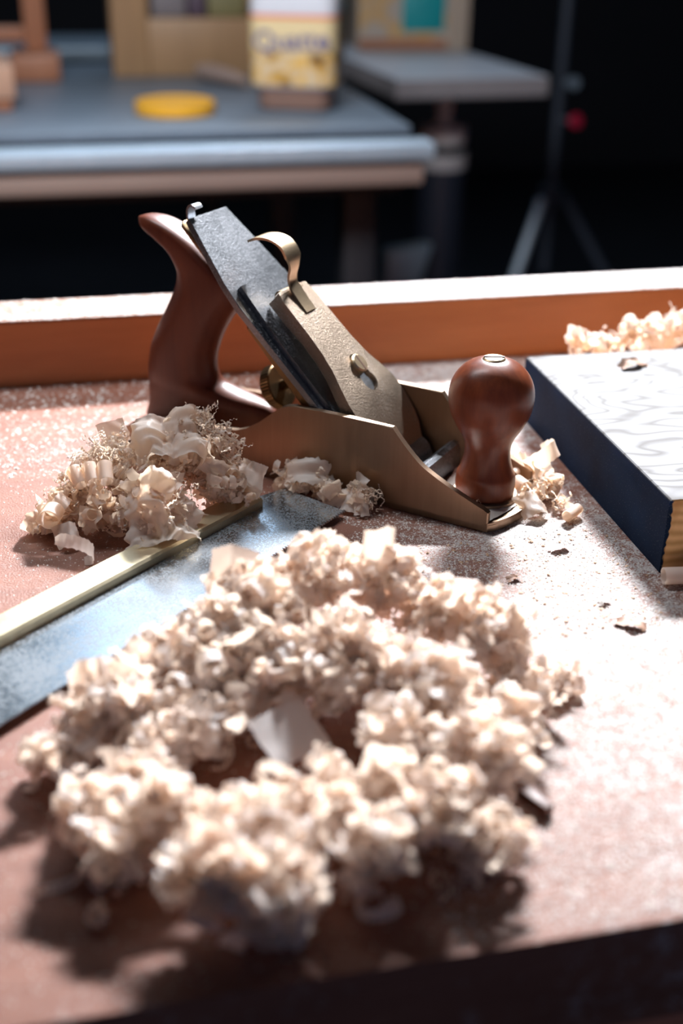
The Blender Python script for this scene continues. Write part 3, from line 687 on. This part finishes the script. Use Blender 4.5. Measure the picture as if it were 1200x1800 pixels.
crumbs('sawdust', 52000, (100, 330, 262, 560), .02, .16, .75, M['crumb'], 'scattered sawdust crumbs on the right half of the bench', av)
crumbs('sawdust', 9000, (-110, 110, 262, 720), .02, .14, .6, M['crumb'], 'thin sawdust crumbs on the left half of the bench', av)
crumbs('sawdust', 9000, (-110, 460, 640, 786), .02, .3, 1.3, M['crumb'], 'sawdust crumbs along the foot of the back rail', av)
crumbs('sawdust', 5000, (-110, 520, 789, 832), 44.9, .3, 1.2, M['crumb'], 'sawdust crumbs on top of the back rail')
crumbs('sawdust', 900, (140, 262, 425, 520), .1, .3, 1.2, M['chip'], 'brown crumbs scattered on the bright dust', av)

# ------------------------------------------------------------ background
M['mat_top'] = plain('grey_blue_table', (.13, .165, .21), .42, scale=20, var=.2)
M['black'] = plain('black_rubber', (.012, .013, .018), .6)
M['alu'] = plain('pale_metal_edge', (.42, .52, .62), .4, metal=.3)
M['board_bg'] = wood('pinkish_board', (.27, .19, .165), (.34, .25, .21), 'X', .55, freq=12)
M['frame_bg'] = wood('light_brown_wood', (.24, .135, .065), (.36, .21, .105), 'Z', .5, freq=10)
M['red_wood'] = wood('reddish_wood', (.26, .10, .05), (.36, .15, .08), 'Z', .5, freq=10)
M['blue_metal'] = plain('blue_grey_metal', (.22, .28, .34), .4, metal=.3)
tb = empty('side_table', (0, 2.2, -.9), 'side table behind the bench with grey blue top and pale metal front edge', 'table')
def tpart(n, d, m, bev=.003): x0, x1, y0, y1, z0, z1 = d; return box(n, (x0, x1, y0-2.2, y1-2.2, z0+.9, z1+.9), m, tb, bev)
tpart('table_top', (-.8, .510, 1.792, 2.62, -.014, 0), M['mat_top'])
tpart('underframe', (-.78, .500, 1.80, 2.6, -.10, -.0145), M['black'])
tpart('metal_edge', (-.8, .533, 1.735, 1.785, -.042, -.016), M['alu'], .006)
tpart('apron', (-.79, .520, 1.745, 1.775, -.078, -.046), M['board_bg'], .006)
for x in (-.75, .42):
    for y in (1.83, 2.5): tpart('leg', (x, x+.05, y, y+.05, -.9, -.1005), M['black'])
# jar
def rsq(hx, hy, r, n=6):
    o = []
    for cx, cy, a0 in ((hx-r, hy-r, 0), (-hx+r, hy-r, pi/2), (-hx+r, -hy+r, pi), (hx-r, -hy+r, 3*pi/2)):
        for k in range(n+1): a = a0+pi/2*k/n; o.append((cx+r*cos(a), cy+r*sin(a)))
    return o
def rs_loft(bm, prof, cap=True):
    R = []
    for z, h, r in prof: R.append([bm.verts.new((x, y, z)) for x, y in rsq(h, h, r)])
    n = len(R[0])
    for a_, b_ in zip(R, R[1:]):
        for k in range(n): bm.faces.new((a_[k], a_[(k+1) % n], b_[(k+1) % n], b_[k]))
    if cap: bm.faces.new(R[0][::-1]); bm.faces.new(R[-1])
jar = empty('plastic_jar', (.381, 2.00, .0005), 'white plastic jar with yellow label on the side table', 'jar', radians(-20))
M['jar'] = plain('white_plastic', (.62, .63, .68), .25, spec=.6, var=.03)
M['jar_low'] = plain('jar_contents', (.22, .13, .10), .35, var=.1)
def label_mat():
    t = NT('yellow_label'); n = t.noise(t.map((1, 1, 1)), 22, 2, .5, .6)
    sep = t.n.new('ShaderNodeSeparateXYZ'); t.link(t.tc.outputs['Object'], sep.inputs[0])
    pic = t.ramp(n, [(.36, (.10, .045, .02)), (.47, (.60, .34, .07)), (.55, (.62, .50, .34)), (.66, (.70, .42, .10))])
    g = t.ramp(t.math('MULTIPLY', sep.outputs[2], 5.), [(.0, (0, 0, 0)), (.40, (0, 0, 0)), (.46, (1, 1, 1))])
    c = t.mix(g, pic, (.72, .58, .33)); top = t.ramp(t.math('MULTIPLY', sep.outputs[2], 5.), [(.665, (0, 0, 0)), (.675, (1, 1, 1))])
    t.col(t.mix(top, c, (.72, .20, .09))); t.set(rough=.35); return t.m
M['label'] = label_mat()
bm = bmesh.new(); rs_loft(bm, [(.030, .058, .022), (.036, .0655, .024), (.15, .0675, .024), (.172, .066, .024), (.186, .060, .026), (.196, .052, .03), (.20, .048, .03), (.215, .048, .03)]); finish('body', bm, M['jar'], jar, ang=50)
bm = bmesh.new(); rs_loft(bm, [(0, .052, .02), (.003, .056, .022), (.0299, .058, .022)]); finish('base', bm, M['jar_low'], jar)
bm = bmesh.new(); rs_loft(bm, [(.038, .0668, .024), (.14, .0682, .024)], False); finish('label', bm, M['label'], jar)
fc = bpy.data.curves.new('txt', 'FONT'); fc.body = 'Quatte'; fc.size = .040; fc.extrude = .0004; fc.offset = .0009; fc.align_x = 'CENTER'
fo = bpy.data.objects.new('txt', fc); COL.objects.link(fo); bpy.context.view_layer.update()
me = bpy.data.meshes.new_from_object(fo.evaluated_get(bpy.context.evaluated_depsgraph_get())); bpy.data.objects.remove(fo)
me.materials.append(plain('grey_violet_ink', (.20, .18, .27), .5)); lt = bpy.data.objects.new('lettering', me); COL.objects.link(lt); lt.parent = jar
lt.rotation_euler = (radians(90), radians(-2), 0); lt.location = (0.0, -.0692, .091)
# yellow lid
M['yellow'] = plain('yellow_plastic', (.80, .40, .03), .35, var=.05)
bm = bmesh.new(); lathe(bm, [(0, .060), (.001, .0615), (.015, .0615), (.018, .059), (.018, .054), (.0155, .052), (.0155, .001)], 60)
tag(finish('jar_lid', bm, M['yellow'], None, (.180, 1.955, .0005)), 'round yellow screw lid lying on the side table', 'lid')
# small wooden thing left of jar
bm = bmesh.new(); tube(bm, [(.262, 2.33, .017), (.275, 2.30, .017), (.30, 2.25, .016), (.325, 2.20, .014)], [.012, .016, .014, .008], 14)
tag(finish('wooden_peg', bm, M['board_bg']), 'short brown wooden peg lying just left of the jar', 'peg')
# picture-frame like wooden cabinet standing at the table back
cb = empty('wooden_cabinet', (.262, 2.39, .0005), 'light brown wooden cabinet at the back of the side table, open window in front', 'cabinet')
box('panel', (-.145, .145, .10, .112, 0, .42), M['frame_bg'], cb); box('side', (-.150, -.146, 0, .112, 0, .42), M['frame_bg'], cb); box('side', (.146, .150, 0, .112, 0, .42), M['frame_bg'], cb)
box('stile', (-.146, -.085, -.004, .010, 0, .42), M['frame_bg'], cb, .002); box('stile', (.128, .146, -.004, .010, 0, .42), M['frame_bg'], cb, .002)
box('rail', (-.0845, .1275, -.002, .010, 0, .100), M['frame_bg'], cb, .002); box('shelf', (-.0845, .1275, .0105, .099, .09, .098), M['frame_bg'], cb)
def cup(x, w, h, mat, label):
    x += .022
    bm = bmesh.new(); bx(bm, x, x+w, 2.43, 2.47, .0992, .0992+h, .004); o = finish('small_box', bm, mat); tag(o, label, 'box', 'small boxes in the wooden cabinet')
cup(.165, .065, .05, plain('grey_card', (.16, .14, .15), .6), 'greyish box at the left in the wooden cabinet')
cup(.234, .032, .048, plain('purple_card', (.07, .045, .07), .6), 'dark purple box in the middle of the wooden cabinet')
cup(.270, .07, .05, plain('olive_card', (.16, .14, .06), .6), 'olive box at the right in the wooden cabinet')
# wooden post frame at far left
sd = empty('wooden_stand', (-.02, 2.42, .0005), 'reddish wooden post on a foot at the far left of the table', 'stand')
box('post', (-.022, .016, -.02, .02, .045, .42), M['red_wood'], sd, .003); box('foot', (-.05, .035, -.09, .03, 0, .0445), M['red_wood'], sd, .004); box('arm', (-.4, -.0225, -.015, .015, .06, .085), M['red_wood'], sd, .003)
wblk = empty('wooden_block', (-.098, 2.05, .0005), 'pale wooden block at the left edge on the side table', 'block', .1)
box('block', (-.05, .036, -.06, .12, .018, .066), plain('peach_wood', (.48, .28, .19), .5), wblk, .003); box('base', (-.045, .03, -.055, .11, 0, .0178), M['red_wood'], wblk, .002)
# second shelf behind (blue-grey strip)
sh = empty('low_shelf', (0.05, 3.0, -.9), 'blue grey metal shelf far behind the side table', 'shelf')
box('shelf_board', (-.6, .32, -.15, .15, .88, .905), M['blue_metal'], sh, .003)
for x in (-.58, .28): box('leg', (x, x+.03, -.1, -.07, 0, .8795), M['black'], sh)
# machine table on a column
mt = empty('machine_table', (.775, 2.60, -.9), 'grey steel machine table on a round column right of the side table', 'machine table', radians(3))
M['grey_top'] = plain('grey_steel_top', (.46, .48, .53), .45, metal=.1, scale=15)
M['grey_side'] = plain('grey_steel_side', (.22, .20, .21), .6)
def mp(n, prof, mat):
    bm = bmesh.new(); lathe(bm, prof, 40, (.005, -.09)); return finish(n, bm, mat, mt)
bm = bmesh.new(); bx(bm, -.165, .145, -.285, .34, .862, .9, .004)
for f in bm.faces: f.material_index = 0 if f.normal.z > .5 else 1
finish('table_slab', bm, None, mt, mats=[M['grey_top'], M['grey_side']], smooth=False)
mp('chrome_post', [(.785, .017), (.8615, .017)], plain('pale_post', (.7, .72, .74), .3))
mp('collar', [(.748, .046), (.752, .048), (.780, .048), (.7845, .044)], plain('pale_collar', (.75, .72, .72), .4))
mp('black_ring', [(.730, .046), (.7475, .046)], M['black']); mp('lower_collar', [(.698, .052), (.729, .052)], plain('dull_collar', (.35, .33, .34), .5))
mp('column', [(.02, .05), (.6975, .05)], plain('dark_column', (.020, .025, .040), .4, metal=.2)); mp('base_plate', [(0, .2), (.0195, .19)], M['black'])
# box on the machine table
M['teal'] = plain('teal_print', (.0, .24, .26), .5, var=.1); M['cream'] = plain('cream_card', (.42, .33, .26), .6, var=.05)
def artbox():
    t = NT('orange_print'); n = t.noise(t.map(), 14, 2, .5, .5); t.col(t.ramp(n, [(.4, (.36, .30, .25)), (.5, (.50, .28, .08)), (.62, (.42, .36, .30))])); t.set(rough=.5); return t.m
cr = empty('carton', (.795, 2.84, .0006), 'printed carton with teal and orange label on the machine table', 'carton', radians(-4))
M['art'] = artbox()
box('body', (-.125, .125, -.05, .09, 0, .26), M['cream'], cr, .003); box('orange_label', (-.123, .075, -.0525, -.0505, .024, .24), M['art'], cr)
box('teal_label', (-.028, .068, -.0545, -.0526, .04, .125), M['teal'], cr, .0005); box('bottom_band', (-.124, .075, -.0525, -.0505, .003, .0238), M['red_wood'], cr)
# light stand / tripod
tp = empty('tripod', (1.195, 2.90, -.9), 'grey tripod stand with a red knob at the far right background', 'tripod')
M['tripod'] = plain('tripod_grey', (.50, .60, .70), .35, metal=.2); M['tripod_d'] = plain('tripod_dark', (.035, .045, .065), .5)
def tp_tube(n, pts, r, mat): bm = bmesh.new(); tube(bm, pts, r, 14); return finish(n, bm, mat, tp)
tp_tube('centre_column', [(0, 0, .35), (0, 0, 1.25)], .012, M['tripod_d']); tp_tube('hub', [(0, 0, .52), (0, 0, .565)], .028, M['tripod_d'])
tp_tube('leg', [(-.03, -.02, .541), (-.235, -.13, .0)], .012, M['tripod']); tp_tube('leg', [(.03, -.02, .541), (.36, -.12, .0)], .012, M['tripod_d']); tp_tube('leg', [(0, .03, .541), (.05, .36, .0)], .012, M['tripod_d'])
M['red'] = plain('red_plastic', (.45, .015, .05), .35)
bm = bmesh.new(); lathe(bm, [(-.008, .012), (-.006, .016), (.006, .016), (.008, .012)], 24); kb = finish('red_knob', bm, M['red'], tp, (.035, -.03, .727)); kb.rotation_euler = (1.3, 0, .2)
tp_tube('knob_shaft', [(0, 0, .727), (.03, -.02, .727)], .006, M['tripod_d'])
bm = bmesh.new(); lathe(bm, [(-.01, .014), (.01, .014)], 24); kb = finish('clamp', bm, M['blue_metal'], tp, (.018, -.03, .815)); kb.rotation_euler = (1.4, 0, .1)
# pale guard plate fixed to the column under the machine table
bm = bmesh.new(); prism(bm, [(-.14, .34), (-.095, .34), (-.032, .55), (-.13, .54)], lambda a, z, t: (a, t, z), -.16, -.11, .004)
finish('guard_plate', bm, M['blue_metal'], mt); box('bracket', (-.06, .02, -.11, -.09, .50, .53), M['black'], mt)
print('tris', sum(len(o.data.polygons) for o in COL.objects if o.type == 'MESH'))
